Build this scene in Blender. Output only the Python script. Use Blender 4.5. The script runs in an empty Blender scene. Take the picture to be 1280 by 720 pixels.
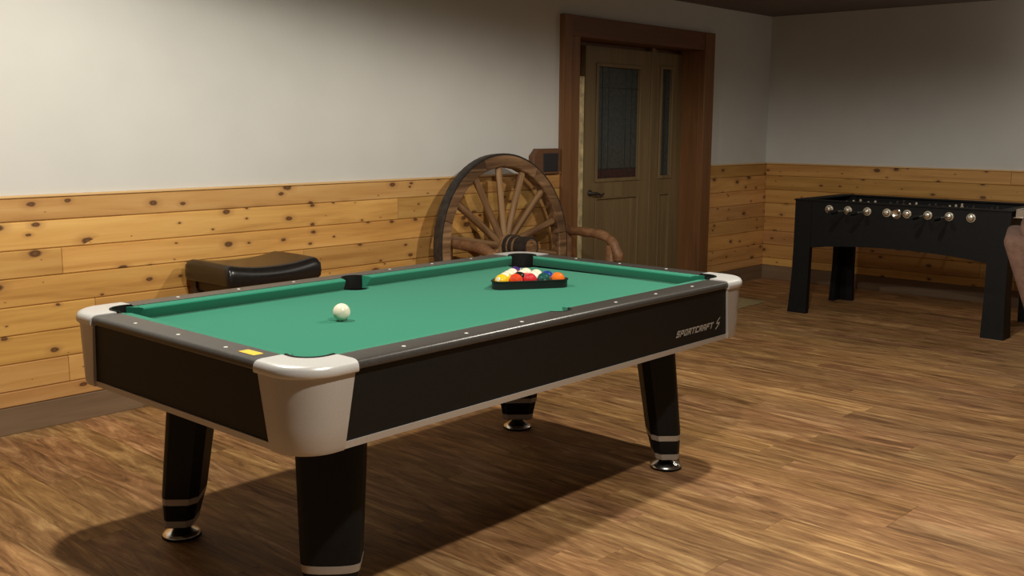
import bpy, bmesh, math, random
from mathutils import Vector, Matrix
random.seed(7)
PI = math.pi
S = bpy.context.scene
C = S.collection

# ------------------------------------------------------------------ camera
YAW, PITCH, ROLL = 0.74085, 0.15754, 0.00614
CAM = Vector((-8.5685, -4.6704, 1.3872))
fw = Vector((math.cos(YAW) * math.cos(PITCH), math.sin(YAW) * math.cos(PITCH), -math.sin(PITCH)))
rt = Vector((math.sin(YAW), -math.cos(YAW), 0))
up = rt.cross(fw)
r2 = rt * math.cos(ROLL) + up * math.sin(ROLL)
u2 = -rt * math.sin(ROLL) + up * math.cos(ROLL)
cam_d = bpy.data.cameras.new('camera')
cam_d.sensor_width = 36
cam_d.lens = 1273.2 / 1280 * 36
cam = bpy.data.objects.new('camera', cam_d)
C.objects.link(cam)
M3 = Matrix((r2, u2, -fw)).transposed()
cam.matrix_world = Matrix.Translation(CAM) @ M3.to_4x4()
S.camera = cam

# ------------------------------------------------------------------ light
W = bpy.data.worlds.new('world')
S.world = W
W.use_nodes = True
W.node_tree.nodes['Background'].inputs[0].default_value = (1.0, .85, .65, 1)
W.node_tree.nodes['Background'].inputs[1].default_value = 0.02


def lamp(name, loc, power, col, size=.038, cone=176, blend=.12):
    d = bpy.data.lights.new(name, 'SPOT')          # recessed downlight
    d.spot_size = math.radians(cone)
    d.spot_blend = blend
    d.energy = power
    d.color = col
    d.shadow_soft_size = size
    o = bpy.data.objects.new(name, d)
    o.location = loc
    C.objects.link(o)
    return o


WARM = (1.0, .935, .81)
lamp('ceiling_lamp', (-6.92, -1.54, 2.30), 100, WARM, cone=179, blend=.21)
lamp('ceiling_lamp', (-4.74, -2.73, 2.30), 108, WARM, cone=172, blend=.3)
lamp('ceiling_lamp', (-6.80, -3.55, 2.30), 125, WARM, cone=176, blend=.15)
lamp('ceiling_lamp', (-2.10, -2.60, 2.30), 14, WARM, cone=166, blend=.4)
d = bpy.data.lights.new('wall_sconce_bulb', 'POINT')      # sconce on the right wall, beyond the frame
d.energy = 6.5
d.color = WARM
d.shadow_soft_size = .04
o = bpy.data.objects.new('wall_sconce_bulb', d)
o.location = (-.20, -2.95, 1.95)
C.objects.link(o)
S.view_settings.view_transform = 'Standard'
S.view_settings.look = 'None'
S.view_settings.gamma = 1
S.view_settings.exposure = 0.12
S.view_settings.use_curve_mapping = False
try:
    S.cycles.use_denoising = True
    S.cycles.max_bounces = 8
except Exception:
    pass


# ------------------------------------------------------------------ node helpers
def mat(name):
    m = bpy.data.materials.new(name)
    m.use_nodes = True
    nt = m.node_tree
    return m, nt, nt.nodes['Principled BSDF']


def nd(nt, t, **kw):
    n = nt.nodes.new(t)
    for k, v in kw.items():
        setattr(n, k, v)
    return n


def ramp(nt, fac, stops):
    r = nd(nt, 'ShaderNodeValToRGB')
    el = r.color_ramp.elements
    while len(el) < len(stops):
        el.new(.5)
    for e, (p, c) in zip(el, stops):
        e.position = p
        e.color = (c[0], c[1], c[2], 1) if hasattr(c, '__len__') else (c, c, c, 1)
    nt.links.new(fac, r.inputs[0])
    return r.outputs[0]


def mixc(nt, fac, a, b, mode='MIX'):
    n = nd(nt, 'ShaderNodeMix', data_type='RGBA', blend_type=mode)
    for i, v in ((0, fac), (6, a), (7, b)):
        if hasattr(v, 'is_output'):
            nt.links.new(v, n.inputs[i])
        elif i == 0:
            n.inputs[0].default_value = v
        else:
            n.inputs[i].default_value = (v[0], v[1], v[2], 1)
    return n.outputs[2]


def math_(nt, op, a, b=0.0):
    n = nd(nt, 'ShaderNodeMath', operation=op)
    for i, v in ((0, a), (1, b)):
        if hasattr(v, 'is_output'):
            nt.links.new(v, n.inputs[i])
        else:
            n.inputs[i].default_value = v
    return n.outputs[0]


def coords(nt, scale=(1, 1, 1), rnd=True):
    """object coordinates, shifted by a per-object random amount, then scaled"""
    tc = nd(nt, 'ShaderNodeTexCoord')
    v = tc.outputs['Object']
    if rnd:
        oi = nd(nt, 'ShaderNodeObjectInfo')
        mul = nd(nt, 'ShaderNodeVectorMath', operation='SCALE')
        mul.inputs[0].default_value = (37.1, 11.7, 23.9)
        nt.links.new(oi.outputs['Random'], mul.inputs['Scale'])
        add = nd(nt, 'ShaderNodeVectorMath', operation='ADD')
        nt.links.new(v, add.inputs[0])
        nt.links.new(mul.outputs[0], add.inputs[1])
        v = add.outputs[0]
    mp = nd(nt, 'ShaderNodeMapping')
    mp.inputs['Scale'].default_value = scale
    nt.links.new(v, mp.inputs[0])
    return mp.outputs[0]


def noise(nt, vec, scale, detail=4, rough=.55, dist=0.0):
    n = nd(nt, 'ShaderNodeTexNoise')
    n.inputs['Scale'].default_value = scale
    n.inputs['Detail'].default_value = detail
    n.inputs['Roughness'].default_value = rough
    n.inputs['Distortion'].default_value = dist
    nt.links.new(vec, n.inputs['Vector'])
    return n.outputs['Fac']


def bump(nt, b, h, strength=.2, dist=.002):
    n = nd(nt, 'ShaderNodeBump')
    n.inputs['Strength'].default_value = strength
    n.inputs['Distance'].default_value = dist
    nt.links.new(h, n.inputs['Height'])
    nt.links.new(n.outputs[0], b.inputs['Normal'])


def plain(name, col, rough=.5, metal=0.0, var=.12, sc=30, bmp=0.0, spec=.5, coat=0.0):
    m, nt, b = mat(name)
    v = coords(nt)
    n = noise(nt, v, sc, 3)
    lo = [max(0, c * (1 - var)) for c in col]
    hi = [c * (1 + var) for c in col]
    nt.links.new(ramp(nt, n, [(.3, lo), (.7, hi)]), b.inputs['Base Color'])
    b.inputs['Roughness'].default_value = rough
    b.inputs['Metallic'].default_value = metal
    b.inputs['Specular IOR Level'].default_value = spec
    b.inputs['Coat Weight'].default_value = coat
    if bmp:
        bump(nt, b, noise(nt, v, sc * 6, 3), bmp, .001)
    return m


def wood(name, stops, axis='X', rough=.5, knots=False, tone=False, fine=1.0, bmp=.1, spec=.35):
    """grain runs along the local axis"""
    m, nt, b = mat(name)
    s = {'X': (1.3, 22, 22), 'Y': (22, 1.3, 22), 'Z': (22, 22, 1.3)}[axis]
    v = coords(nt, tuple(k * fine for k in s))
    g = noise(nt, v, 1.0, 6, .6, .9)
    s2 = {'X': (.5, 5, 5), 'Y': (5, .5, 5), 'Z': (5, 5, .5)}[axis]
    g2 = noise(nt, coords(nt, s2), 1.0, 3, .5, .6)
    f = math_(nt, 'ADD', math_(nt, 'MULTIPLY', g, .6), math_(nt, 'MULTIPLY', g2, .4))
    col = ramp(nt, f, stops)
    if tone:
        oi = nd(nt, 'ShaderNodeObjectInfo')
        col = mixc(nt, 1.0, col, oi.outputs['Color'], 'MULTIPLY')
    if knots:
        kc0 = nd(nt, 'ShaderNodeSeparateXYZ')
        nt.links.new(coords(nt, (5.2, 1.0, 9.5)), kc0.inputs[0])
        kcm = nd(nt, 'ShaderNodeCombineXYZ')
        nt.links.new(kc0.outputs[0], kcm.inputs[0])
        nt.links.new(kc0.outputs[2], kcm.inputs[1])
        kv = kcm.outputs[0]
        wn = nd(nt, 'ShaderNodeTexNoise')
        wn.inputs['Scale'].default_value = 6
        nt.links.new(kv, wn.inputs['Vector'])
        sub = nd(nt, 'ShaderNodeVectorMath', operation='MULTIPLY_ADD')
        nt.links.new(wn.outputs['Color'], sub.inputs[0])
        sub.inputs[1].default_value = (.06, .06, 0)
        nt.links.new(kv, sub.inputs[2])
        vo = nd(nt, 'ShaderNodeTexVoronoi', voronoi_dimensions='2D')
        vo.inputs['Scale'].default_value = 1.0
        vo.inputs['Randomness'].default_value = 1.0
        nt.links.new(sub.outputs[0], vo.inputs['Vector'])
        sep = nd(nt, 'ShaderNodeSeparateColor')
        nt.links.new(vo.outputs['Color'], sep.inputs[0])
        size = math_(nt, 'ADD', math_(nt, 'MULTIPLY', math_(nt, 'POWER', sep.outputs[0], 1.8), .48), .05)
        rel = math_(nt, 'DIVIDE', vo.outputs['Distance'], size)
        halo = ramp(nt, rel, [(.30, 1), (.85, 0)])
        core = ramp(nt, rel, [(.22, 1), (.36, 0)])
        ring = ramp(nt, rel, [(.02, 0), (.18, 1)])
        col = mixc(nt, math_(nt, 'MULTIPLY', halo, .45), col, (.34, .155, .05))
        kc = mixc(nt, ring, (.16, .07, .03), (.075, .028, .012))
        col = mixc(nt, math_(nt, 'MULTIPLY', core, .9), col, kc)
    nt.links.new(col, b.inputs['Base Color'])
    b.inputs['Roughness'].default_value = rough
    b.inputs['Specular IOR Level'].default_value = spec
    if bmp:
        bump(nt, b, g, bmp, .002)
    return m


# ------------------------------------------------------------------ materials
def wall_mat():
    m, nt, b = mat('wall_plaster')
    v = coords(nt, rnd=False)
    n = noise(nt, v, 3, 2)
    nt.links.new(ramp(nt, n, [(.3, (.585, .577, .55)), (.7, (.615, .607, .58))]), b.inputs['Base Color'])
    b.inputs['Roughness'].default_value = .85
    bump(nt, b, noise(nt, v, 90, 3), .25, .003)
    return m


def floor_mat():
    m, nt, b = mat('floor_vinyl_plank')
    v = coords(nt, (8.5, 1.05, 1))
    g = noise(nt, v, 1.6, 6, .68, 1.8)
    g2 = noise(nt, coords(nt, (34, 5.5, 1)), 1.0, 4, .6, 1.0)
    f = math_(nt, 'ADD', math_(nt, 'MULTIPLY', g, .78), math_(nt, 'MULTIPLY', g2, .22))
    col = ramp(nt, f, [(.33, (.11, .052, .020)), (.43, (.255, .128, .050)), (.53, (.40, .218, .090)), (.65, (.64, .40, .18))])
    red = noise(nt, coords(nt, (5, .5, 1)), 1.0, 2)
    col = mixc(nt, ramp(nt, red, [(.55, 0), (.75, .25)]), col, (.27, .125, .05))
    oi = nd(nt, 'ShaderNodeObjectInfo')
    col = mixc(nt, 1.0, col, oi.outputs['Color'], 'MULTIPLY')
    nt.links.new(col, b.inputs['Base Color'])
    b.inputs['Roughness'].default_value = .55
    b.inputs['Specular IOR Level'].default_value = .3
    bump(nt, b, g2, .15, .001)
    return m


def felt_mat():
    m, nt, b = mat('green_felt')
    v = coords(nt, rnd=False)
    n = noise(nt, v, 420, 2)
    n2 = noise(nt, v, 2.2, 2)
    c = ramp(nt, n, [(.25, (.014, .165, .100)), (.75, (.022, .22, .138))])
    nt.links.new(mixc(nt, math_(nt, 'MULTIPLY', n2, .15), c, (.035, .25, .155)), b.inputs['Base Color'])
    b.inputs['Roughness'].default_value = .95
    b.inputs['Specular IOR Level'].default_value = .1
    b.inputs['Sheen Weight'].default_value = .15
    bump(nt, b, n, .3, .001)
    return m


def ball_mat(name, col, stripe, axis=(0, 0, 1)):
    m, nt, b = mat(name)
    if stripe:
        tc = nd(nt, 'ShaderNodeTexCoord')
        sp = nd(nt, 'ShaderNodeVectorMath', operation='DOT_PRODUCT')
        nt.links.new(tc.outputs['Object'], sp.inputs[0])
        sp.inputs[1].default_value = axis
        a = math_(nt, 'LESS_THAN', math_(nt, 'ABSOLUTE', sp.outputs['Value']), .0155)
        nt.links.new(mixc(nt, a, (.80, .74, .56), col), b.inputs['Base Color'])
    else:
        b.inputs['Base Color'].default_value = (*col, 1)
    b.inputs['Roughness'].default_value = .08
    b.inputs['Coat Weight'].default_value = .5
    return m


M = {}
M['wall'] = wall_mat()
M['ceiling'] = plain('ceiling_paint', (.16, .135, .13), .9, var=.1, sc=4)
M['floor'] = floor_mat()
M['pine'] = wood('knotty_pine', [(.34, (.43, .21, .062)), (.5, (.60, .325, .106)), (.66, (.69, .41, .152))], 'X', .42, knots=True, tone=True, fine=.8)
M['pine_cap'] = wood('pine_cap', [(.3, (.62, .38, .16)), (.7, (.74, .5, .24))], 'X', .45)
M['base'] = wood('baseboard_brown', [(.3, (.15, .092, .052)), (.7, (.24, .155, .09))], 'X', .55)
M['casing'] = wood('dark_stained_casing', [(.3, (.13, .055, .022)), (.7, (.25, .115, .042))], 'Z', .5)
M['casing_h'] = wood('dark_stained_header', [(.3, (.12, .05, .022)), (.7, (.21, .092, .038))], 'X', .5)
M['door'] = wood('olive_brown_door', [(.3, (.155, .105, .048)), (.7, (.25, .175, .085))], 'Z', .45)
M['rustic'] = wood('rustic_wood', [(.36, (.05, .023, .009)), (.48, (.18, .093, .04)), (.64, (.38, .23, .11))], 'X', .6, bmp=.7)
M['rustic_rim'] = wood('rustic_rim_wood', [(.38, (.05, .024, .010)), (.5, (.165, .085, .038)), (.62, (.32, .19, .095))], 'X', .6, bmp=.7, fine=.9)
M['iron'] = plain('old_iron', (.05, .042, .036), .5, .5, var=.4, sc=25, bmp=.2)
M['log'] = wood('log_wood', [(.3, (.11, .05, .022)), (.5, (.22, .105, .048)), (.7, (.36, .20, .10))], 'X', .5, bmp=.3)
M['felt'] = felt_mat()
M['rail'] = plain('charcoal_rail', (.050, .046, .042), .32, var=.25, sc=220, bmp=.06)
M['apron'] = plain('black_apron', (.009, .0085, .0078), .55, var=.2, sc=120, bmp=.08, spec=.25)
M['silver'] = plain('silver_plastic', (.50, .47, .44), .38, .25, var=.05, sc=260, bmp=.04)
M['silver_cap'] = plain('silver_cap_plastic', (.60, .59, .575), .32, .2, var=.04, sc=260, bmp=.03)
M['rubber'] = plain('black_rubber', (.007, .0065, .006), .65, var=.2, spec=.2)
M['chrome'] = plain('chrome', (.80, .77, .72), .24, 1.0, var=.03)
M['leg_black'] = plain('black_leg_laminate', (.007, .0075, .008), .5, var=.2, sc=100, spec=.2)
M['band'] = plain('grey_band', (.42, .38, .34), .4, .2, var=.05)
M['sight'] = plain('pearl_sight', (.8, .78, .72), .3, var=.02)
M['logo'] = plain('silver_print', (.5, .48, .44), .4, .1, var=.03)
M['rack'] = plain('black_plastic_rack', (.011, .010, .010), .4, var=.2)
M['leather'] = plain('black_leather', (.012, .010, .009), .27, var=.3, sc=60, bmp=.12)
M['dark_wood'] = wood('espresso_wood', [(.3, (.02, .011, .007)), (.7, (.05, .027, .016))], 'Z', .4)
M['foos'] = plain('black_foosball_laminate', (.0045, .0042, .0045), .6, spec=.25, var=.25, sc=40)
M['foos_dark'] = plain('dark_playfield', (.015, .02, .025), .4, var=.2)
M['cream'] = plain('cream_plastic', (.45, .39, .29), .22, var=.05)
M['suede'] = plain('brown_pink_suede', (.135, .072, .050), .9, var=.2, sc=35, bmp=.2)
M['mat'] = plain('straw_mat', (.36, .27, .13), .95, var=.35, sc=90, bmp=.5)
M['glass'] = plain('night_glass', (.05, .058, .055), .25, var=.3, sc=45, bmp=.5)
M['purple_glass'] = plain('purple_glass', (.045, .018, .022), .25, var=.3, sc=40)
M['lead'] = plain('lead_came', (.06, .06, .055), .4, .6, var=.1)
M['brass'] = plain('brass_strip', (.72, .60, .34), .35, .25, var=.45, sc=14)
M['plaque'] = wood('dark_plaque_wood', [(.3, (.10, .045, .022)), (.7, (.16, .075, .036))], 'X', .5)
M['grille'] = plain('black_grille', (.02, .017, .02), .6, var=.3, sc=300)


def sticker_mat():
    m, nt, b = mat('warning_sticker')
    tc = nd(nt, 'ShaderNodeTexCoord')
    sp = nd(nt, 'ShaderNodeSeparateXYZ')
    nt.links.new(tc.outputs['Object'], sp.inputs[0])
    c = ramp(nt, math_(nt, 'MULTIPLY_ADD', sp.outputs[1], -9.0), [(.0, (.75, .18, .05)), (.08, (.85, .5, .04)), (.5, (.85, .55, .05))])
    nt.links.new(c, b.inputs['Base Color'])
    b.inputs['Roughness'].default_value = .4
    return m


M['sticker'] = sticker_mat()


# ------------------------------------------------------------------ mesh helpers
def obj(name, bm, m, parent=None, smooth=False, ang=None):
    me = bpy.data.meshes.new(name)
    bmesh.ops.recalc_face_normals(bm, faces=bm.faces)
    if smooth:
        for f in bm.faces:
            f.smooth = True
        if ang:
            for e in bm.edges:
                if len(e.link_faces) == 2 and e.calc_face_angle(0) > ang:
                    e.smooth = False
    bm.to_mesh(me)
    bm.free()
    me.materials.append(M[m] if isinstance(m, str) else m)
    o = bpy.data.objects.new(name, me)
    C.objects.link(o)
    o.parent = parent
    return o


def thing(name, label, cat, loc=(0, 0, 0), rz=0, group=None):
    o = bpy.data.objects.new(name, None)
    o.empty_display_size = .1
    C.objects.link(o)
    o.location = loc
    o.rotation_euler = (0, 0, rz)
    return tag(o, label, cat, group)


def tag(o, label, cat, group=None):
    o['label'] = label
    o['category'] = cat
    if group:
        o['group'] = group
    return o


def struct(o):
    o['kind'] = 'structure'
    return o


def box(bm, x0, x1, y0, y1, z0, z1, bev=0.0, seg=2):
    vs = [bm.verts.new((x, y, z)) for x in (x0, x1) for y in (y0, y1) for z in (z0, z1)]
    F = [(0, 1, 3, 2), (4, 6, 7, 5), (0, 4, 5, 1), (2, 3, 7, 6), (0, 2, 6, 4), (1, 5, 7, 3)]
    fs = [bm.faces.new([vs[i] for i in f]) for f in F]
    if bev:
        es = list({e for f in fs for e in f.edges})
        bmesh.ops.bevel(bm, geom=es, offset=bev, segments=seg, profile=.5, affect='EDGES')
    return vs


def bx(x0, x1, y0, y1, z0, z1, bev=0.0, seg=2):
    bm = bmesh.new()
    box(bm, x0, x1, y0, y1, z0, z1, bev, seg)
    return bm


def loft(bm, rings, close=True, cap0=True, cap1=True):
    """rings: lists of points, same count"""
    R = [[bm.verts.new(p) for p in r] for r in rings]
    n = len(R[0])
    for a, b in zip(R, R[1:]):
        for i in range(n if close else n - 1):
            j = (i + 1) % n
            bm.faces.new((a[i], a[j], b[j], b[i]))
    if cap0:
        bm.faces.new(R[0])
    if cap1:
        bm.faces.new(R[-1][::-1])
    return R


def lathe(bm, prof, axis='Z', n=24, cen=(0, 0, 0), cap0=True, cap1=True):
    """prof: (radius, height)"""
    rings = []
    for r, h in prof:
        ring = []
        for i in range(n):
            a = 2 * PI * i / n
            c, s = r * math.cos(a), r * math.sin(a)
            p = {'Z': (c, s, h), 'Y': (c, h, s), 'X': (h, c, s)}[axis]
            ring.append((p[0] + cen[0], p[1] + cen[1], p[2] + cen[2]))
        rings.append(ring)
    return loft(bm, rings, True, cap0, cap1)


def tube(bm, pts, rads, n=12, wob=0.0):
    pts = [Vector(p) for p in pts]
    if not hasattr(rads, '__len__'):
        rads = [rads] * len(pts)
    rings = []
    ref = None
    for i, p in enumerate(pts):
        t = (pts[min(i + 1, len(pts) - 1)] - pts[max(i - 1, 0)]).normalized()
        if ref is None:
            ref = Vector((0, 0, 1)) if abs(t.z) < .9 else Vector((1, 0, 0))
        a = t.cross(ref).normalized()
        b = a.cross(t).normalized()
        ref = b
        rings.append([p + (a * math.cos(2 * PI * k / n) + b * math.sin(2 * PI * k / n)) * rads[i] * (1 + random.uniform(-wob, wob)) for k in range(n)])
    loft(bm, rings)


def smooth_path(pts, k=5):
    P = [Vector(p) for p in pts]
    out = []
    for i in range(len(P) - 1):
        p0, p1, p2, p3 = P[max(i - 1, 0)], P[i], P[i + 1], P[min(i + 2, len(P) - 1)]
        for j in range(k):
            t = j / k
            out.append(.5 * ((2 * p1) + (p2 - p0) * t + (2 * p0 - 5 * p1 + 4 * p2 - p3) * t * t + (3 * p1 - p0 - 3 * p2 + p3) * t ** 3))
    out.append(P[-1])
    return out


def copy_tree(o, parent=None):
    c = o.copy()
    C.objects.link(c)
    c.parent = parent
    for ch in o.children:
        copy_tree(ch, c)
    return c


# ------------------------------------------------------------------ the room
X0, Y0, HC = -12.0, -8.0, 2.378      # room corner in view is at the origin; room runs to -x and -y
ox0, ox1, oz = -2.79, -1.167, 2.015    # door opening in the left wall

floor = struct(obj('floor', bx(X0, 0, Y0, 0, -.06, -.004), 'floor'))
PW, PL, GAP = .152, 1.22, .0006
plank_meshes = {}


def plank(x0, x1, y0, y1):
    key = (round(x1 - x0, 3), round(y1 - y0, 3))
    if key not in plank_meshes:
        w, l = (x1 - x0) / 2 - GAP / 2, (y1 - y0) / 2 - GAP / 2
        bm = bmesh.new()
        e = .0006
        loft(bm, [[(-w, -l, -.0036), (w, -l, -.0036), (w, l, -.0036), (-w, l, -.0036)],
                  [(-w, -l, -e), (w, -l, -e), (w, l, -e), (-w, l, -e)],
                  [(-w + e, -l + e, 0), (w - e, -l + e, 0), (w - e, l - e, 0), (-w + e, l - e, 0)]])
        me = bpy.data.meshes.new('plank')
        bmesh.ops.recalc_face_normals(bm, faces=bm.faces)
        bm.to_mesh(me)
        bm.free()
        me.materials.append(M['floor'])
        plank_meshes[key] = me
    o = bpy.data.objects.new('plank', plank_meshes[key])
    C.objects.link(o)
    o.parent = floor
    o.location = ((x0 + x1) / 2, (y0 + y1) / 2, 0)
    t = random.uniform(.84, 1.16)
    o.color = (t, t * random.uniform(.95, 1.03), t * random.uniform(.9, 1.06), 1)


ncol = 52
for i in range(ncol):
    x1 = -i * PW
    off = random.choice((.0, .3, .6, .9, .15, .75)) + random.uniform(0, .1)
    y = 0.0
    first = True
    while y > -4.35:
        ln = off if (first and off > .12) else PL
        first = False
        plank(x1 - PW, x1, max(y - ln, -4.4), y)
        y -= ln

bm = bmesh.new()
box(bm, X0, ox0 - .05, 0, .12, 0, HC)
box(bm, ox1 + .05, 0, 0, .12, 0, HC)
box(bm, ox0 - .05, ox1 + .05, 0, .12, oz + .05, HC)
wall_left = struct(obj('wall_left', bm, 'wall'))
wall_right = struct(obj('wall_right', bx(0, .12, Y0, .12, 0, HC), 'wall'))
struct(obj('wall_back', bx(X0 - .12, X0, Y0, .12, 0, HC), 'wall'))
struct(obj('wall_front', bx(X0 - .12, .12, Y0 - .12, Y0, 0, HC), 'wall'))
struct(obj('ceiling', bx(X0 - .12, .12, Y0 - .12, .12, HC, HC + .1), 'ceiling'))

# wainscot boards: each board is a piece of its wall; made along local X, front towards local -Y
edges = [.124, .195, .319, .447, .574, .702, .826, .954, 1.059]
BT = .018


def board(parent, x0, x1, z0, z1, right=False):
    L, h = (x1 - x0) / 2 - .0006, (z1 - z0) / 2 - .0008
    e = .005
    bm = bmesh.new()
    loft(bm, [[(-L, 0, -h), (L, 0, -h), (L, 0, h), (-L, 0, h)],
              [(-L, -BT + e, -h), (L, -BT + e, -h), (L, -BT + e, h), (-L, -BT + e, h)],
              [(-L + .001, -BT, -h + e), (L - .001, -BT, -h + e), (L - .001, -BT, h - e), (-L + .001, -BT, h - e)]])
    o = obj('board', bm, 'pine', parent)
    t = random.uniform(.80, 1.12)
    o.color = (t, t * random.uniform(.93, 1.03), t * random.uniform(.82, 1.05), 1)
    if right:
        o.rotation_euler = (0, 0, -PI / 2)
        o.location = (0, -(x0 + x1) / 2, (z0 + z1) / 2)
    else:
        o.location = ((x0 + x1) / 2, 0, (z0 + z1) / 2)
    return o


XE = ox0 - .197                        # outer edge of left casing
XR = -1.021                            # outer edge of right casing
joints = {8: [-7.9, -4.07], 7: [-6.95, -4.505], 6: [-8.4, -6.542, -3.5], 5: [-8.9, -5.2], 4: [-6.399, -3.9],
          3: [-7.6, -4.9], 2: [-6.542, -4.2], 1: [-8.2, -5.6]}
for r in range(1, 9):
    z0, z1 = edges[r - 1], edges[r]
    xs = [X0] + joints[r] + [XE]
    for a, b_ in zip(xs, xs[1:]):
        board(wall_left, a, b_, z0, z1)
    board(wall_left, XR, -.0005, z0, z1)
    ys = [BT, 1.6 + .9 * ((r * 37) % 10) / 10, 4.2 + .8 * ((r * 53) % 10) / 10, -Y0]
    for a, b_ in zip(ys, ys[1:]):
        board(wall_right, a, b_, z0, z1, True)
bm = bx(X0, XE, -.024, 0, 1.0595, 1.071, .003)
obj('cap_rail', bm, 'pine_cap', wall_left)
obj('cap_rail', bx(XR, 0, -.024, 0, 1.0595, 1.071, .003), 'pine_cap', wall_left)
o = obj('cap_rail', bx(-4, 4 - .024, -.024, 0, 1.0595, 1.071, .003), 'pine_cap', wall_right)
o.rotation_euler = (0, 0, -PI / 2)
o.location = (0, -4, 0)
bl = struct(obj('baseboard_left', bx(X0, XE, -.022, 0, 0, .1235, .003), 'base'))
struct(obj('baseboard_corner', bx(XR, -.022, -.022, 0, 0, .1235, .003), 'base'))
o = struct(obj('baseboard_right', bx(-4, 4 - .022, -.022, 0, 0, .1235, .003), 'base'))
o.rotation_euler = (0, 0, -PI / 2)
o.location = (0, -4, 0)

# ------------------------------------------------------------------ door with sidelight
door = bpy.data.objects.new('door_1', None)
C.objects.link(door)
door.location = ((ox0 + ox1) / 2, 0, 0)
struct(door)
DX = (ox0 + ox1) / 2


def dpart(name, x0, x1, y0, y1, z0, z1, m, bev=.004, parent=None):
    return obj(name, bx(x0 - DX, x1 - DX, y0, y1, z0, z1, bev), m, parent or door)


dpart('casing', XE, XE + .085, -.045, 0.0, 0, 2.158, 'casing')
dpart('casing', XE + .085, ox0, -.030, 0.0, 0, 2.02, 'casing')
dpart('casing', ox1, XR, -.045, 0.0, 0, 2.158, 'casing')
dpart('header', XE + .085, ox1, -.038, 0.0, oz, 2.158, 'casing_h')
dpart('jamb', ox0 - .04, ox0, 0.0, .24, 0, oz, 'casing')
dpart('jamb', ox1, ox1 + .04, 0.0, .24, 0, oz, 'casing')
dpart('jamb', ox0 - .04, ox1 + .04, 0.0, .24, oz, oz + .04, 'casing_h')
DY = .17
# frame of the door proper: dark stop, brass strip
dpart('door_stop', ox0, -2.545, DY, DY + .06, 0, oz, 'casing')
dpart('brass_strip', -2.537, -2.478, DY + .005, DY + .03, 0, 1.76, 'brass', .006)
dpart('brass_strip', -2.560, -2.548, DY - .012, DY + .03, 0, 1.70, 'brass', .003)
dpart('door_frame', -2.545, ox1, DY + .05, DY + .07, 0, oz, 'casing')
dpart('sill', ox0, ox1, -.03, .24, 0.001, .02, 'casing_h')


def leaf(name, x0, x1, z0, z1, gx0, gx1, gz0, gz1, px0, px1, pz0, pz1):
    """stile-and-rail door leaf with a glazed upper light and a panel below"""
    y0, y1 = DY, DY + .045
    bm = bmesh.new()
    a0, a1 = min(gx0, px0), max(gx1, px1)
    box(bm, x0 - DX, gx0 - DX, y0, y1, z0, z1)
    box(bm, gx1 - DX, x1 - DX, y0, y1, z0, z1)
    for c, d in ((z0, pz0), (pz1, gz0), (gz1, z1)):
        box(bm, gx0 - DX, gx1 - DX, y0, y1, c, d)
    s = obj(name, bm, 'door', door)
    def frame(n, x0, x1, z0, z1, w, ya, yb, m='door'):
        b2 = bmesh.new()
        box(b2, x0 - w - DX, x0 - DX, ya, yb, z0 - w, z1 + w, .003, 1)
        box(b2, x1 - DX, x1 + w - DX, ya, yb, z0 - w, z1 + w, .003, 1)
        box(b2, x0 - DX, x1 - DX, ya, yb, z0 - w, z0, .003, 1)
        box(b2, x0 - DX, x1 - DX, ya, yb, z1, z1 + w, .003, 1)
        return obj(n, b2, m, s)
    frame('glazing_bead', gx0, gx1, gz0, gz1, .028, y0 - .012, y0)
    frame('panel_moulding', px0, px1, pz0, pz1, .014, y0 - .007, y0)
    return s


slab = leaf('door_leaf', -2.475, -1.628, .025, 1.985, -2.322, -1.786, .992, 1.838, -2.322, -1.786, .20, .83)
side = leaf('sidelight_leaf', -1.575, ox1 - .002, .025, 1.985, -1.472, -1.332, .992, 1.853, -1.472, -1.332, .20, .83)
for s, x0, x1, nb in ((slab, -2.322, -1.786, 7), (side, -1.472, -1.332, 2)):
    w = (x1 - x0) / nb
    for k in range(nb):
        dpart('panel_board', x0 + k * w, x0 + (k + 1) * w, DY + .012, DY + .035, .20, .83, 'door', .004, s)
dpart('mullion', -1.626, -1.577, DY - .008, DY + .05, 0, oz, 'door')
# leaded glass: panes divided by cames
xs = [-2.322, -2.245, -2.165, -1.945, -1.865, -1.786]
for a, b_ in zip(xs, xs[1:]):
    dpart('pane', a + .002, b_ - .002, DY + .016, DY + .024, 1.065, 1.836, 'glass', .001, slab)
    dpart('pane', a + .002, b_ - .002, DY + .016, DY + .024, .994, 1.060, 'purple_glass', .001, slab)
for x in xs[1:-1]:
    dpart('came', x - .003, x + .003, DY + .012, DY + .027, .992, 1.838, 'lead', .001, slab)
dpart('came', -2.322, -1.786, DY + .012, DY + .027, 1.0595, 1.0655, 'lead', .001, slab)
dpart('came', -2.322, -1.786, DY + .012, DY + .027, 1.68, 1.686, 'lead', .001, slab)
dpart('pane', -1.472, -1.402, DY + .016, DY + .024, .994, 1.851, 'glass', .001, side)
dpart('pane', -1.400, -1.332, DY + .016, DY + .024, .994, 1.851, 'glass', .001, side)
dpart('came', -1.404, -1.398, DY + .012, DY + .027, .992, 1.853, 'lead', .001, side)
bm = bmesh.new()
lathe(bm, [(.024, 0), (.024, -.006), (.012, -.010), (.010, -.05)], 'Y', 14, (-2.405 - DX, DY, .885))
tube(bm, smooth_path([(-2.405 - DX, DY - .045, .885), (-2.36 - DX, DY - .05, .880), (-2.325 - DX, DY - .05, .868), (-2.285 - DX, DY - .046, .876)], 4), [.011] * 6 + [.008] * 7, 10)
obj('door_handle', bm, 'iron', slab, True)

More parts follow.
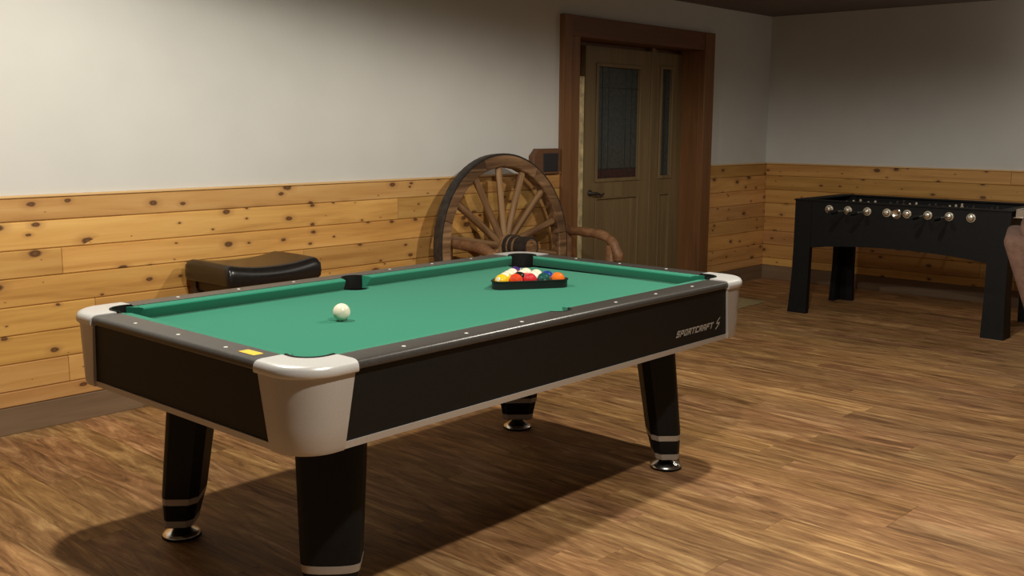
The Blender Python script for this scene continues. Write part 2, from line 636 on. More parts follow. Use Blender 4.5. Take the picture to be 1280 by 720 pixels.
# ------------------------------------------------------------------ pool table
TL, TW = 1.117, .628          # half length / half width at the rail lip
table = thing('pool_table', 'pool table with green felt, black apron and silver corner castings', 'pool table', (-6.023, -2.0145, 0), .0102)
ZR, ZB = .79, .745
CC = .186                         # length of a corner casting along each side
IN = .092                        # rail width
PCX, PR = .152, .068             # corner pocket centre (from both outer edges), radius
SD, SR = .112, .055              # side pocket centre (from the outer edge), radius


def side_map(side):
    """returns f(s, d, z): s along the rail, d inward from the outer edge"""
    return {'near': lambda s, d, z: (s, -TW + d, z), 'far': lambda s, d, z: (s, TW - d, z),
            'head': lambda s, d, z: (-TL + d, s, z), 'foot': lambda s, d, z: (TL - d, s, z)}[side]


for sd in ('near', 'far', 'head', 'foot'):
    f = side_map(sd)
    H = (TL if sd in ('near', 'far') else TW) - CC
    if sd in ('near', 'far'):
        st = [-H, -.3, -SR - .004] + [-SR * math.cos(PI * k / 16) for k in range(17)] + [SR + .004, .3, H]
    else:
        st = [-H, 0, H]
    rings = []
    for s in st:
        di = IN
        if sd in ('near', 'far') and abs(s) < SR:
            di = min(IN, SD - math.sqrt(max(0, SR * SR - s * s)))
        prof = [(.012, .765), (.002, .766), (0, .769), (0, .777), (.0015, .783), (.005, .787), (.0095, .7892), (.015, .790), (di, .790), (di, .752), (.052, .752), (.052, .765)]
        rings.append([f(s, d, z) for d, z in prof])
    bm = bmesh.new()
    loft(bm, rings)
    rail = obj('rail', bm, 'rail', table, True, .6)
    # sights
    k = [-.735, -.49, -.245, .245, .49, .735] if sd in ('near', 'far') else [-.245, 0, .245]
    for s in k:
        bm = bmesh.new()
        p = f(s, .042, .7895)
        lathe(bm, [(.0062, 0), (.0062, .0008), (.0045, .0013)], 'Z', 14, p)
        obj('sight', bm, 'sight', rail)
    # apron board and silver trim
    H2 = (TL if sd in ('near', 'far') else TW) - .125
    bm = bmesh.new()
    loft(bm, [[f(s, .012, .7645), f(s, .05, .7645), f(s, .05, .574), f(s, .022, .574)] for s in (-H2, H2)])
    obj('apron', bm, 'apron', table)
    bm = bmesh.new()
    loft(bm, [[f(s, .018, .575), f(s, .05, .575), f(s, .05, .556), f(s, .020, .556)] for s in (-H2, H2)])
    obj('trim_strip', bm, 'silver', table)
    # cushions
    prof = [(IN - .0095, .7885), (.127, .7865), (.1315, .7845), (.133, .781), (.1315, .777), (.110, ZB + .0005), (IN - .0095, ZB + .0005)]
    ends = []
    if sd in ('near', 'far'):
        ends = [((-(TL - .165), .95), (-.052, -.30)), ((.052, .30), (TL - .165, -.95))]
    else:
        ends = [((-(TW - .165), .95), (TW - .165, -.95))]
    for (sa, ka), (sb, kb) in ends:
        bm = bmesh.new()
        loft(bm, [[f(sa + (d - IN) * ka, d, z) for d, z in prof], [f(sb + (d - IN) * kb, d, z) for d, z in prof]])
        obj('cushion', bm, 'felt', table, True, .5)

# bed with six pocket cut-outs
pts = []
bxl, byl = TL - IN + .012, TW - IN + .012


def arc(cx, cy, r, a0, a1, n=12):
    return [(cx + r * math.cos(math.radians(a0 + (a1 - a0) * i / n)), cy + r * math.sin(math.radians(a0 + (a1 - a0) * i / n))) for i in range(n + 1)]


pcx, pcy = TL - PCX, TW - PCX
sdy = TW - SD
q = math.degrees(math.asin((byl - pcy) / PR)) if (byl - pcy) < PR else 90
h = byl - sdy
qs = math.degrees(math.asin(h / SR))
pts += arc(0, -sdy, SR, 180 + qs, -qs, 14)
pts += arc(pcx, -pcy, PR, 180 + q, 90 - q, 14)
pts += arc(pcx, pcy, PR, 270 + (90 - q), 180 - q, 14)
pts += arc(0, sdy, SR, qs, -180 - qs, 14)
pts += arc(-pcx, pcy, PR, q, -90 - (90 - q), 14)
pts += arc(-pcx, -pcy, PR, 90 + (90 - q), -q, 14)
bm = bmesh.new()
loft(bm, [[(x, y, ZB - .03) for x, y in pts], [(x, y, ZB) for x, y in pts]])
obj('bed', bm, 'felt', table)

# pocket cups
cups = [(sx * pcx, sy * pcy, PR) for sx in (-1, 1) for sy in (-1, 1)] + [(0, -sdy, SR), (0, sdy, SR)]
for x, y, r in cups:
    bm = bmesh.new()
    lathe(bm, [(r * .8, .60), (r + .003, .62), (r + .003, .7385), (r - .003, .7385), (r - .004, .625), (r * .75, .61)], 'Z', 32, (x, y, 0), True, True)
    cup = obj('pocket', bm, 'rubber', table, True, .7)
    # liner wall that stands behind the opening, up to the rail top
    if abs(x) > .1:
        mid = math.atan2(y / abs(y), x / abs(x))
        half, top = 1.66, .7955
    else:
        mid = math.copysign(PI / 2, y)
        half, top = 1.20, .7908
    rings = []
    for i in range(25):
        a = mid - half + 2 * half * i / 24
        c, s = math.cos(a), math.sin(a)
        tz = top if abs(a - mid) < 1.34 else .7875
        rings.append([(x + c * rr, y + s * rr, zz) for rr, zz in ((r + .001, .735), (r + .001, tz), (r - .006, tz), (r - .006, .735))])
    bm = bmesh.new()
    loft(bm, rings)
    obj('pocket_liner', bm, 'rubber', cup, True, .6)


# corner castings
def cap_outline(e, c, r, pocket):
    o_ = [(c, e)]
    rr = r - e
    for i in range(15):
        a = math.radians(270 - 90 * i / 14)
        o_.append((r + rr * math.cos(a), r + rr * math.sin(a)))
    o_ += [(e, c)]
    if pocket:
        o_ += [(PCX - PR - .0005, c), (PCX - PR - .0005, PCX)]
        for i in range(13):
            a = math.radians(186 + 78 * i / 12)
            o_.append((PCX + PR * math.cos(a), PCX + PR * math.sin(a)))
        o_ += [(PCX, PCX - PR - .0005), (c, PCX - PR - .0005)]
    else:
        o_ += [(e + .018, c)]
        for i in range(15):
            a = math.radians(180 + 90 * i / 14)
            o_.append((r + (rr - .018) * math.cos(a), r + (rr - .018) * math.sin(a)))
        o_ += [(c, e + .018)]
    return o_


RC = .118
for sx in (-1, 1):
    for sy in (-1, 1):
        g = lambda a, b_, z: (sx * (TL - a), sy * (TW - b_), z)
        bm = bmesh.new()
        rings = []
        for e, z in ((.004, .7595), (-.003, .7605), (-.0055, .764), (-.0055, .774), (-.0035, .782), (.001, .788), (.008, .7917), (.020, .7935)):
            rings.append([g(a, b_, z) for a, b_ in cap_outline(e, CC, RC, True)])
        loft(bm, rings)
        cap = obj('corner_casting', bm, 'silver_cap', table, True, .7)
        bm = bmesh.new()
        rings = []
        for t in (0, .33, .66, .94, 1):
            z = .761 - t * (.761 - .5555)
            e = .004 + t * .008 + (.004 if t == 1 else 0)
            c1 = .181 - t * .033
            rings.append([g(a, b_, z) for a, b_ in cap_outline(e, c1, min(RC, c1 - .004), False)])
        loft(bm, rings)
        obj('casting_skirt', bm, 'silver', cap, True, .7)

obj('bottom_panel', bx(-TL + .07, TL - .07, -TW + .07, TW - .07, .560, .572), 'apron', table)

# legs: flat chamfered inside, rounded outside, splayed, with two grey bands and a chrome foot
def leg_section(wv, tu):
    """(u outward, v tangential)"""
    P = [(-tu * .5, -wv * .33), (-tu * .5, wv * .33), (-tu * .30, wv * .5), (tu * .22, wv * .5)]
    for i in range(1, 12):
        a = PI / 2 - PI * i / 12
        P.append((tu * .22 + math.cos(a) ** .8 * tu * .28, math.copysign(abs(math.sin(a)) ** .8, math.sin(a)) * wv * .5))
    P += [(tu * .22, -wv * .5), (-tu * .30, -wv * .5)]
    return P


for sx in (-1, 1):
    for sy in (-1, 1):
        u = Vector((sx, sy, 0)).normalized()
        v = Vector((-u.y, u.x, 0))
        bot, top = Vector((sx * .862, sy * .410, 0)), Vector((sx * .815, sy * .363, 0))

        def ring(z, grow=1.0):
            t = (z - .05) / (.575 - .05)
            c = bot.lerp(top, t)
            wv, tu = (.165 + .04 * t) * grow, (.122 + .028 * t) * grow
            if z < .165:
                k = .80 + .20 * max(0, (z - .052)) / .113
                wv *= k
                tu *= k
            return [tuple(c + u * a + v * b_ + Vector((0, 0, z))) for a, b_ in leg_section(wv, tu)]
        bm = bmesh.new()
        loft(bm, [ring(z) for z in (.052, .10, .165, .30, .575)])
        lg = obj('leg', bm, 'leg_black', table, True, .45)
        for z0, z1 in ((.137, .160), (.054, .078)):
            bm = bmesh.new()
            loft(bm, [ring(z0, 1.012), ring(z1, 1.012)])
            obj('band', bm, 'band', lg, True, .45)
        bm = bmesh.new()
        c = bot
        lathe(bm, [(.061, 0), (.065, .004), (.065, .010)], 'Z', 28, (c.x, c.y, 0))
        obj('foot_pad', bm, 'rubber', lg, True, .6)
        bm = bmesh.new()
        lathe(bm, [(.0645, .0105), (.063, .015), (.052, .022), (.034, .032), (.024, .042), (.021, .054)], 'Z', 28, (c.x, c.y, 0))
        obj('foot', bm, 'chrome', lg, True, .9)

# sticker on the head rail
bm = bx(-.016, .016, -.036, .036, 0, .0006)
st = obj('sticker', bm, 'sticker', table)
st.location = (-TL + .050, -.352, .7902)

# maker's lettering on the near apron, drawn as thick strokes
G = {'S': [[(1, 1), (0, 1), (0, .52), (1, .52), (1, 0), (0, 0)]], 'P': [[(0, 0), (0, 1), (1, 1), (1, .45), (0, .45)]],
     'O': [[(0, 0), (0, 1), (1, 1), (1, 0), (0, 0)]], 'R': [[(0, 0), (0, 1), (1, 1), (1, .48), (.1, .48)], [(.45, .48), (1, 0)]],
     'T': [[(-.1, 1), (1.1, 1)], [(.5, 1), (.5, 0)]], 'C': [[(1, 1), (0, 1), (0, 0), (1, 0)]],
     'A': [[(0, 0), (0, 1), (1, 1), (1, 0)], [(0, .42), (1, .42)]], 'F': [[(0, 0), (0, 1), (1, 1)], [(0, .5), (.85, .5)]]}


def stroke(bm, pts_, tk, fmap):
    for (x0, z0), (x1, z1) in zip(pts_, pts_[1:]):
        d = Vector((x1 - x0, z1 - z0)).normalized()
        n = Vector((-d.y, d.x)) * tk / 2
        e = d * tk / 2
        qd = [(x0 - e.x + n.x, z0 - e.y + n.y), (x1 + e.x + n.x, z1 + e.y + n.y), (x1 + e.x - n.x, z1 + e.y - n.y), (x0 - e.x - n.x, z0 - e.y - n.y)]
        bm.faces.new([bm.verts.new(fmap(a, b_)) for a, b_ in qd])


LZ = .616


def apron_pt(x, z):
    sh = x + (z - LZ) * .38
    d = .012 + (.752 - z) / (.752 - .574) * .010
    return (sh, -TW + d - .0012, z)


bm = bmesh.new()
lh, lw, pitch = .019, .0155, .0262
for i, ch in enumerate('SPORTCRAFT'):
    x = .600 + i * pitch
    for pl in G[ch]:
        stroke(bm, [(x + a * lw, LZ + b_ * lh) for a, b_ in pl], .0058, apron_pt)
obj('lettering', bm, 'logo', table)
bm = bmesh.new()
ex, ez, es = .872, .608, .040
for pl in ([(.62, 1), (.25, .66), (.22, .55), (.42, .50)], [(.62, .52), (.85, .52), (.82, .36), (.42, 0)]):
    stroke(bm, [(ex + a * es * .8, ez + b_ * es) for a, b_ in pl], .0062, apron_pt)
obj('emblem', bm, 'logo', table)

# ------------------------------------------------------------------ balls and rack
BR = .0293
ball_cols = {1: (.80, .52, .02), 2: (.012, .04, .26), 3: (.55, .02, .025), 4: (.05, .02, .16), 5: (.80, .17, .02), 6: (.008, .07, .06),
             7: (.32, .015, .02), 8: (.008, .008, .008)}
ball_name = {1: 'yellow', 2: 'blue', 3: 'red', 4: 'purple', 5: 'orange', 6: 'dark green', 7: 'maroon', 8: 'black'}
ball_cols[17] = (.74, .10, .02)


def sphere(r):
    bm = bmesh.new()
    bmesh.ops.create_uvsphere(bm, u_segments=32, v_segments=20, radius=r)
    return bm


M['number_white'] = plain('number_white', (.8, .77, .68), .1, var=.02)
M['number_ink'] = plain('number_ink', (.01, .01, .01), .3, var=.02)


def digit_mesh(txt):
    cu = bpy.data.curves.new('number', 'FONT')
    cu.body = txt
    cu.size = .013
    cu.align_x = 'CENTER'
    cu.align_y = 'CENTER'
    ob = bpy.data.objects.new('number', cu)
    C.objects.link(ob)
    bpy.context.view_layer.update()
    me = bpy.data.meshes.new_from_object(ob)
    bpy.data.objects.remove(ob)
    bpy.data.curves.remove(cu)
    me.materials.clear()
    me.materials.append(M['number_ink'])
    return me


def pool_ball(num, loc, rot, label, group):
    stripe = num > 8
    key = num - 8 if stripe else num
    from mathutils import Euler
    Rm = Euler(rot).to_matrix()
    m = ball_mat('ball_%d' % num, ball_cols[key], stripe, tuple(Rm @ Vector((0, 0, 1))))
    o = obj('pool_ball', sphere(BR), m, None, True)
    o.location = loc
    tag(o, label, 'ball', group)
    for s in (1, -1):
        bm = bmesh.new()
        rings = []
        for k in range(4):
            a = .02 + .26 * k / 3
            rr = BR + .0003
            rings.append([(s * rr * math.cos(a), rr * math.sin(a) * math.cos(t * PI / 8), rr * math.sin(a) * math.sin(t * PI / 8)) for t in range(16)])
        loft(bm, rings, True, True, False)
        spot = obj('number_spot', bm, 'number_white', o, True)
        spot.matrix_local = Rm.to_4x4()
        me = digit_mesh(str(num))
        d = bpy.data.objects.new('number', me)
        C.objects.link(d)
        d.parent = spot
        d.matrix_local = Matrix.Translation((s * (BR + .0009), 0, 0)) @ Matrix(((0, 0, s), (s, 0, 0), (0, 1, 0))).to_4x4()
    return o


bed_z = ZB + BR + .0004
ang = -.545
e1 = Vector((math.cos(ang), math.sin(ang), 0))
e2 = Vector((-e1.y, e1.x, 0))
r0 = Vector((-5.628, -1.925, bed_z))
SP = 2 * BR + .0004
rows = [[1, 7, 3, 6, 5], [9, 8, 13, 2], [10, 15, 14], [11, 12], [4]]
ball_cols[7] = (.62, .055, .015)
ball_name[7] = 'red orange'
lab = {1: 'solid yellow ball at one corner of the black triangle rack', 7: 'solid red orange ball between the yellow and red balls',
       3: 'solid red ball between the red orange and dark green balls', 6: 'solid dark green ball beside the orange corner ball',
       5: 'solid orange ball at one corner of the black triangle rack', 9: 'yellow striped ball touching the solid yellow corner ball',
       8: 'solid black ball inside the triangle rack', 13: 'orange striped ball between the black and blue balls',
       2: 'solid blue ball touching the dark green and orange balls', 10: 'blue striped ball touching the yellow striped ball',
       15: 'red orange striped ball in the middle of the rack', 14: 'green striped ball touching the solid blue ball',
       11: 'red striped ball touching the solid purple corner ball', 12: 'purple striped ball touching the solid purple corner ball',
       4: 'solid purple ball at the rack corner towards the wagon wheel'}
for r, row in enumerate(rows):
    for k, num in enumerate(row):
        p = r0 + e1 * SP * (k + r * .5) + e2 * SP * r * math.sqrt(3) / 2
        rot = (random.uniform(-.6, .6), random.uniform(-.5, .7), random.uniform(0, 6.28))
        if num in (2, 9, 13, 7):
            rot = (random.uniform(-.4, .4), random.uniform(-.75, -.5) + (0 if num != 13 else .3), YAW + PI + random.uniform(-.5, .5))
            rot = (rot[0], -rot[1], rot[2])
        pool_ball(num, p, rot, lab[num], 'balls in the triangle rack')

# cue ball
m, nt, b = mat('cue_ball_ivory')
b.inputs['Base Color'].default_value = (.78, .72, .56, 1)
b.inputs['Roughness'].default_value = .12
nn = noise(nt, coords(nt), 20, 2)
nt.links.new(ramp(nt, nn, [(.3, (.74, .69, .53)), (.7, (.80, .75, .60))]), b.inputs['Base Color'])
cue = obj('cue_ball', sphere(BR), m, None, True)
cue.location = (-6.497, -2.01, bed_z)
tag(cue, 'ivory white cue ball lying alone on the green felt', 'ball')

# triangle rack
A = r0
B_ = r0 + e1 * SP * 4
Cc = r0 + e1 * SP * 2 + e2 * SP * 4 * math.sqrt(3) / 2


def tri_outline(off):
    out = []
    for P_, a0 in ((A, 210), (B_, 330), (Cc, 90)):
        for i in range(9):
            a = math.radians(a0 - 60 + 120 * i / 8) + ang
            out.append((P_.x + off * math.cos(a), P_.y + off * math.sin(a)))
    return out


inn, outn = BR + .003, BR + .010
bm = bmesh.new()
cor = []
i0, i1, i2 = tri_outline(inn), tri_outline(outn), tri_outline(outn - .002)
i3 = tri_outline(outn + .004)
rings = [[(*p, ZB + .0005) for p in i0], [(*p, ZB + .0005) for p in i1], [(*p, ZB + .028) for p in i1], [(*p, ZB + .030) for p in i3], [(*p, ZB + .034) for p in i3], [(*p, ZB + .034) for p in i0]]
R_ = loft(bm, rings, True, False, False)
for i in range(len(i0)):
    j = (i + 1) % len(i0)
    bm.faces.new((R_[-1][i], R_[-1][j], R_[0][j], R_[0][i]))
# corner finger lugs
rk = obj('triangle_rack', bm, 'rack', None, True, .6)
tag(rk, 'black plastic triangle rack holding pool balls on the felt', 'rack')

# ------------------------------------------------------------------ leather saddle stool behind the table
stool = thing('bar_stool', 'black leather saddle seat stool against the pine wainscot', 'stool', (-5.700, -.285, 0), -.01)
bm = bmesh.new()
nx, ny = 28, 16
sw, sdp = .268, .205
grid = []


def sup(t):          # squash towards the edge for rounded rims
    return math.copysign(1 - (1 - abs(t)) ** 1.0, t)


top = [[None] * (ny + 1) for _ in range(nx + 1)]
for i in range(nx + 1):
    for j in range(ny + 1):
        a, b_ = -1 + 2 * i / nx, -1 + 2 * j / ny
        a = math.copysign(abs(a) ** .75, a)
        b_ = math.copysign(abs(b_) ** .75, b_)
        ed = max(0, abs(a) - .86) / .14
        ed2 = max(0, abs(b_) - .82) / .18
        drop = .032 * (1 - math.sqrt(max(0, 1 - min(1, math.hypot(ed, ed2)) ** 2)))
        z = .702 + .030 * abs(a) ** 2.2 + .004 * (1 - b_ * b_) - drop
        k = 1 - .02 * (1 if (ed > .9 and ed2 > .9) else 0)
        top[i][j] = bm.verts.new((a * sw * k, b_ * sdp * k, z))
for i in range(nx):
    for j in range(ny):
        bm.faces.new((top[i][j], top[i + 1][j], top[i + 1][j + 1], top[i][j + 1]))
per = [top[i][0] for i in range(nx + 1)] + [top[nx][j] for j in range(1, ny + 1)] + [top[i][ny] for i in range(nx - 1, -1, -1)] + [top[0][j] for j in range(ny - 1, 0, -1)]
prev = per
for z, k in ((.66, 1.012), (.632, 1.0), (.622, .97)):
    cur = [bm.verts.new((v_.co.x * k, v_.co.y * k, z)) for v_ in per]
    for i in range(len(per)):
        j = (i + 1) % len(per)
        bm.faces.new((prev[i], prev[j], cur[j], cur[i]))
    prev = cur
bm.faces.new(prev)
obj('seat', bm, 'leather', stool, True, 1.2)
bm = bmesh.new()
box(bm, -.235, .235, -.175, .175, .575, .621, .004)
obj('seat_frame', bm, 'dark_wood', stool)
for sx in (-1, 1):
    for sy in (-1, 1):
        bm = bmesh.new()
        def sq(cx, cy, z, w):
            return [(cx - w, cy - w, z), (cx + w, cy - w, z), (cx + w, cy + w, z), (cx - w, cy + w, z)]
        loft(bm, [sq(sx * .236, sy * .176, 0, .019), sq(sx * .222, sy * .162, .62, .023)])
        obj('leg', bm, 'dark_wood', stool)
for sy in (-1, 1):
    obj('stretcher', bx(-.225, .225, sy * .170 - .011, sy * .170 + .011, .20, .235, .003), 'dark_wood', stool)
for sx in (-1, 1):
    obj('stretcher', bx(sx * .230 - .011, sx * .230 + .011, -.165, .165, .28, .315, .003), 'dark_wood', stool)

# ------------------------------------------------------------------ wagon wheel bench
bench = thing('wagon_wheel_bench', 'rustic log bench with a wagon wheel as its backrest', 'bench', (-3.80, -.24, 0))
WR, WZ = .595, .622
tilt = math.radians(-4)
Mw = Matrix.Translation((0, 0, WZ)) @ Matrix.Rotation(tilt, 4, 'X')
# wheel axis is local y; the front faces -y
NF = 7
for k in range(NF):                      # felloes: each segment of the rim
    bm = bmesh.new()
    rings = []
    a0, a1 = 2 * PI * k / NF + .10, 2 * PI * (k + 1) / NF + .10 - .006
    for i in range(13):
        a = a0 + (a1 - a0) * i / 12
        c, s = math.cos(a), math.sin(a)
        w = random.uniform(-.002, .002)
        sec = [(WR - .085 + w, -.030), (WR - .079 + w, -.037), (WR - .014, -.037), (WR - .014, .034), (WR - .085 + w, .034)]
        rings.append([tuple(Mw @ Vector((c * r_, y_, s * r_))) for r_, y_ in sec])
    loft(bm, rings)
    obj('felloe', bm, 'rustic_rim', bench, True, .5)
bm = bmesh.new()
rings = []
for i in range(72):
    a = 2 * PI * i / 72
    c, s = math.cos(a), math.sin(a)
    rings.append([tuple(Mw @ Vector((c * r_, y_, s * r_))) for r_, y_ in ((WR - .0138, -.034), (WR - .003, -.036), (WR, -.030), (WR, .030), (WR - .0138, .032))])
rings.append(rings[0])
loft(bm, rings, True, False, False)
bmesh.ops.remove_doubles(bm, verts=bm.verts, dist=1e-6)
obj('iron_tyre', bm, 'iron', bench, True, .5)
for k in range(14):
    a = PI / 2 + math.radians(2.5) + 2 * PI * k / 14
    bm = bmesh.new()
    rings = []
    for r_, w, t in ((.055, .026, .022), (.12, .026, .023), (.25, .024, .022), (.42, .023, .021), (WR - .10, .026, .021), (WR - .083, .016, .016)):
        ring = []
        for q_ in range(8):
            g = 2 * PI * q_ / 8 + PI / 8
            ring.append((r_, math.cos(g) * t, math.sin(g) * w))
        rings.append(ring)
    loft(bm, rings)
    o = obj('spoke', bm, 'rustic', bench, True, 1.0)
    o.matrix_local = Mw @ Matrix.Rotation(-a, 4, 'Y')
bm = bmesh.new()
lathe(bm, [(.05, .09), (.070, .06), (.078, .03), (.080, -.04), (.074, -.07), (.068, -.10), (.062, -.20), (.058, -.232), (.030, -.234), (.028, -.226)], 'Y', 28)
hub = obj('hub', bm, 'rustic', bench, True, .7)
hub.matrix_local = Mw
for y0, y1, r_ in ((-.050, -.078, .0795), (-.092, -.118, .0735), (-.135, -.234, .0665)):
    bm = bmesh.new()
    R_ = lathe(bm, [(r_ - .012, y0), (r_, y0), (r_ - .001, y1), (r_ - .014, y1)], 'Y', 28, cap0=False, cap1=False)
    obj('hub_band', bm, 'iron', hub, True, .7)
# log frame: seat, arms, posts, legs
for sx in (-1, 1):
    x = .70 if sx > 0 else -.455
    # back post
    bm = bmesh.new()
    tube(bm, [(x, .06, 0), (x * 1.004, .062, .2), (x, .065, .42), (x * .996, .062, .58), (x, .065, .655)], [.050, .047, .044, .042, .040], 12, .05)
    obj('back_post', bm, 'log', bench, True)
    bm = bmesh.new()
    tube(bm, [(x * .99, -.345, 0), (x, -.34, .2), (x * .99, -.335, .42), (x, -.33, .60)], [.046, .043, .040, .034], 12, .05)
    obj('front_post', bm, 'log', bench, True)
    bm = bmesh.new()
    path = smooth_path([(x, .10, .672), (x, -.04, .675), (x * 1.0, -.17, .672), (x, -.27, .660), (x, -.345, .615), (x, -.385, .545), (x, -.392, .505)], 4)
    n = len(path)
    tube(bm, path, [.030 + .006 * math.sin(i * 1.3) * .4 + .006 * i / n for i in range(n)], 12, .04)
    obj('arm', bm, 'log', bench, True)
for k in range(4):
    y0 = -.36 + k * .112
    bm = bmesh.new()
    tube(bm, [(-.56, y0 + .05, .405), (-.2, y0 + .052, .41), (.25, y0 + .048, .408), (.76, y0 + .05, .405)], [.052, .054, .053, .052], 12, .03)
    obj('seat_log', bm, 'log', bench, True)
for y in (-.30, .02):
    bm = bmesh.new()
    tube(bm, [(-.50, y, .30), (.1, y, .305), (.72, y, .30)], .038, 12, .04)
    obj('cross_rail', bm, 'log', bench, True)

# ------------------------------------------------------------------ plaque on the wall by the door
plq = thing('wall_plaque', 'small dark wooden wall box with black square grille beside the door', 'wall box', (-3.157, -.021, 1.145))
hx0, hx1, hz0, hz1, ch = -.145, .136, -.086, .090, .05
out = [(hx0, hz0 + ch), (hx0 + ch, hz0), (hx1, hz0), (hx1, hz1), (hx0 + ch, hz1), (hx0, hz1 - ch)]
bm = bmesh.new()
loft(bm, [[(x, 0.02, z) for x, z in out], [(x, -.022, z) for x, z in out], [(x * .97, -.028, z * .95) for x, z in out]])
obj('backboard', bm, 'plaque', plq)
gr = obj('grille', bx(-.048, .108, -.034, -.027, -.068, .058, .003), 'grille', plq)
for k in range(5):
    obj('slat', bx(-.042, .102, -.037, -.033, -.058 + k * .024, -.050 + k * .024), 'grille', gr)

# ------------------------------------------------------------------ door mat
dm = thing('door_mat', 'straw coloured woven mat on the floor before the door', 'mat', (-1.95, -.40, 0))
obj('mat_body', bx(-.72, .72, -.325, .325, .0005, .011, .003), 'mat', dm)
for k in range(24):
    y = -.30 + k * .026
    bm = bmesh.new()
    tube(bm, [(-.715, y, .010), (.715, y, .010)], .0045, 6)
    obj('mat_rib', bm, 'mat', dm)

# ------------------------------------------------------------------ foosball table
FX0, FX1, FY0, FY1, FT = -1.46, -.65, -2.585, -1.065, .862
foos = thing('foosball_table', 'black foosball table with round chrome rod bearings near the corner', 'foosball table', ((FX0 + FX1) / 2, (FY0 + FY1) / 2, 0))
fx, fy = (FX1 - FX0) / 2, (FY1 - FY0) / 2


def arch_panel(half, z_top, rise, flat, thick):
    """panel in local (s, z) with an arched lower edge, thickness along t"""
    P = [(-half, z_top), (-half, .50), (-half + flat, .505)]
    for i in range(1, 12):
        s = -half + flat + (2 * half - 2 * flat) * i / 12
        P.append((s, .505 + rise * math.sin(PI * i / 12) ** .7))
    P += [(half - flat, .505), (half, .50), (half, z_top)]
    return P


for sgn in (-1, 1):
    P = arch_panel(fy, FT - .012, .038, .16, .022)
    bm = bmesh.new()
    xa, xb = sgn * fx, sgn * (fx - .025)
    loft(bm, [[(xa, s, z) for s, z in P], [(xb, s, z) for s, z in P]])
    obj('side_panel', bm, 'foos', foos)
    P = arch_panel(fx - .025, FT - .012, .045, .16, .022)
    bm = bmesh.new()
    ya, yb = sgn * fy, sgn * (fy - .025)
    loft(bm, [[(s, ya, z) for s, z in P], [(s, yb, z) for s, z in P]])
    obj('end_panel', bm, 'foos', foos)
    # top rails
    obj('top_rail', bx(min(sgn * (fx + .012), sgn * (fx - .055)), max(sgn * (fx + .012), sgn * (fx - .055)), -fy - .012, fy + .012, FT - .012, FT, .004), 'foos', foos)
    obj('top_rail', bx(-fx + .055, fx - .055, min(sgn * (fy + .012), sgn * (fy - .085)), max(sgn * (fy + .012), sgn * (fy - .085)), FT - .012, FT, .004), 'foos', foos)
obj('playfield', bx(-fx + .025, fx - .025, -fy + .025, fy - .025, .66, .68), 'foos_dark', foos)
for sx in (-1, 1):
    for sy in (-1, 1):
        bm = bmesh.new()
        def lsec(z, w, g, t=.045):
            # L-shaped leg: outer corner at (fx+g, fy+g)
            P = [(g, g), (g - w, g), (g - w, g - t), (g - t, g - t), (g - t, g - w), (g, g - w)]
            return [(sx * (fx + a), sy * (fy + b_), z) for a, b_ in P]
        loft(bm, [lsec(0, .150, .022), lsec(.05, .146, .018), lsec(.30, .132, .006), lsec(.52, .132, .004), lsec(FT - .012, .132, .004)])
        obj('leg', bm, 'foos', foos)
# rods with men, bearings, handles
ZRD = .798
for k in range(8):
    y = 1.065 + (1.332 - 1.065) + k * .1437
    yl = -y - (FY0 + FY1) / 2
    near = k in (1, 2, 5, 6)
    x0 = -fx - (.21 if near else .035)
    x1 = fx + (.035 if near else .21)
    bm = bmesh.new()
    tube(bm, [(x0, yl, ZRD), (x1, yl, ZRD)], .0075, 10)
    rod = obj('rod', bm, 'chrome', foos, True, .7)
    for s in (-1, 1):
        bm = bmesh.new()
        prof = [(.012, 0), (.030, 0), (.031, .004), (.029, .010), (.020, .014), (.012, .014)]
        lathe(bm, [(r_, s * h_) for r_, h_ in prof], 'X', 20, (s * fx, yl, ZRD))
        obj('bearing', bm, 'cream', foos, True, .6)
        bm = bmesh.new()
        prof = [(.010, .012), (.021, .012), (.022, .018), (.018, .024), (.009, .026)]
        lathe(bm, [(r_, s * h_) for r_, h_ in prof], 'X', 20, (s * fx, yl, ZRD))
        obj('bearing_ring', bm, 'chrome', foos, True, .6)
    bm = bmesh.new()
    hs = -1 if near else 1
    hx = hs * (fx + .21)
    lathe(bm, [(.010, 0), (.015, hs * .005), (.017, hs * .05), (.015, hs * .10), (.013, hs * .115)], 'X', 14, (hx - hs * .02, yl, ZRD))
    obj('handle', bm, 'rubber', rod, True, .6)
    for q_ in range((3, 2, 5, 3, 3, 5, 2, 3)[k]):
        nq = (3, 2, 5, 3, 3, 5, 2, 3)[k]
        px = (q_ - (nq - 1) / 2) * .125
        bm = bmesh.new()
        lathe(bm, [(.010, -.075), (.012, -.06), (.009, -.03), (.014, .0), (.014, .022), (.007, .028), (.010, .036), (.006, .048)], 'Z', 8, (px, yl, ZRD))
        obj('player_figure', bm, 'cream' if k in (0, 1, 3, 5) else 'iron', rod, True, .8)
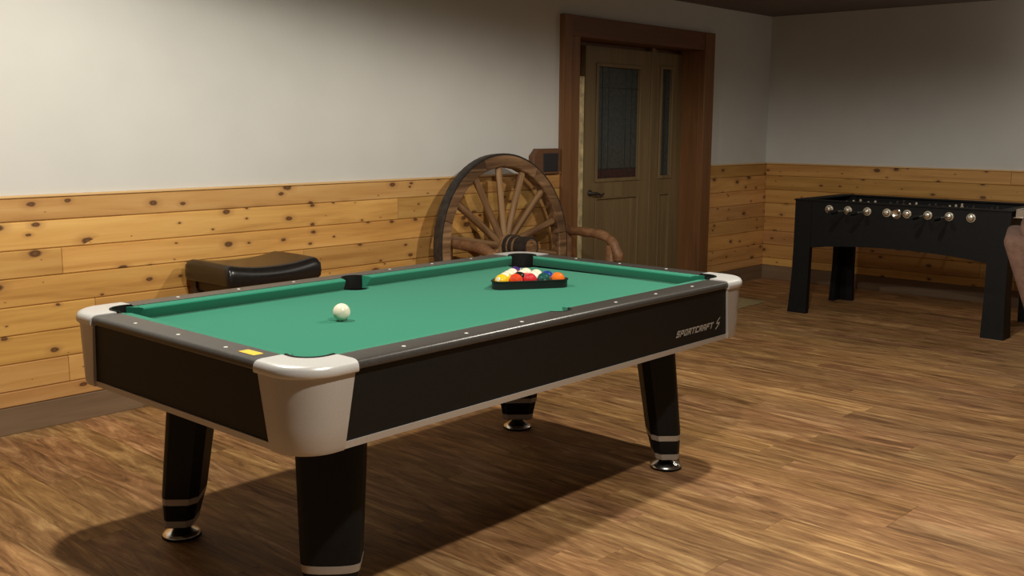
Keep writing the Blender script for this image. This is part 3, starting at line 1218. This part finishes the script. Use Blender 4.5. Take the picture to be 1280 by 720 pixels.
# ball return cup on the side, chrome cup holder at the end
bm = bmesh.new()
lathe(bm, [(.014, -.004), (.036, -.004), (.037, -.010), (.030, -.016), (.022, -.010), (.010, -.008)], 'X', 22, (-fx, -1.832 - (FY0 + FY1) / 2, ZRD - .003))
obj('ball_entry', bm, 'chrome', foos, True, .6)
bm = bmesh.new()
ca, cb, cy0, cy1 = -.385, -.235, -fy - .125, -fy - .030
box(bm, ca, cb, cy0, -fy - .006, FT - .050, FT - .042, .002, 1)
box(bm, ca, cb, cy0, cy0 + .008, FT - .042, FT + .010, .002, 1)
box(bm, ca, cb, cy1, cy1 + .008, FT - .042, FT + .010, .002, 1)
box(bm, ca, ca + .008, cy0 + .008, cy1, FT - .042, FT + .010, .002, 1)
box(bm, cb - .008, cb, cy0 + .008, cy1, FT - .042, FT + .010, .002, 1)
obj('cup_holder', bm, 'chrome', foos)

# ------------------------------------------------------------------ armchair at the right edge
chair = thing('armchair', 'brown suede reclined armchair beside the foosball table', 'armchair', (-2.67, -3.49, 0), -1.30)


def cushion_bm(x0, x1, y0, y1, z0, z1, bev):
    return bx(x0, x1, y0, y1, z0, z1, bev, 4)


def shear(bm, k, z0):
    for v_ in bm.verts:
        v_.co.x += (v_.co.z - z0) * k
    return bm


obj('back', shear(cushion_bm(-.36, -.20, -.36, .36, .22, .86, .05), -.36, .30), 'suede', chair, True, 1.2)
obj('head_cushion', shear(cushion_bm(-.275, -.10, -.33, .33, .76, .925, .07), -.36, .30), 'suede', chair, True, 1.2)
obj('seat_cushion', cushion_bm(-.18, .42, -.27, .27, .30, .47, .05), 'suede', chair, True, 1.2)
obj('base', cushion_bm(-.30, .40, -.34, .34, .08, .31, .03), 'suede', chair, True, 1.2)
for s in (-1, 1):
    obj('arm', cushion_bm(-.22, .42, s * .36 - .07, s * .36 + .07, .08, .62, .06), 'suede', chair, True, 1.2)
    for x in (-.24, .34):
        bm = bmesh.new()
        lathe(bm, [(.018, 0), (.026, .09)], 'Z', 12, (x, s * .30, 0))
        obj('leg', bm, 'dark_wood', chair, True, .7)
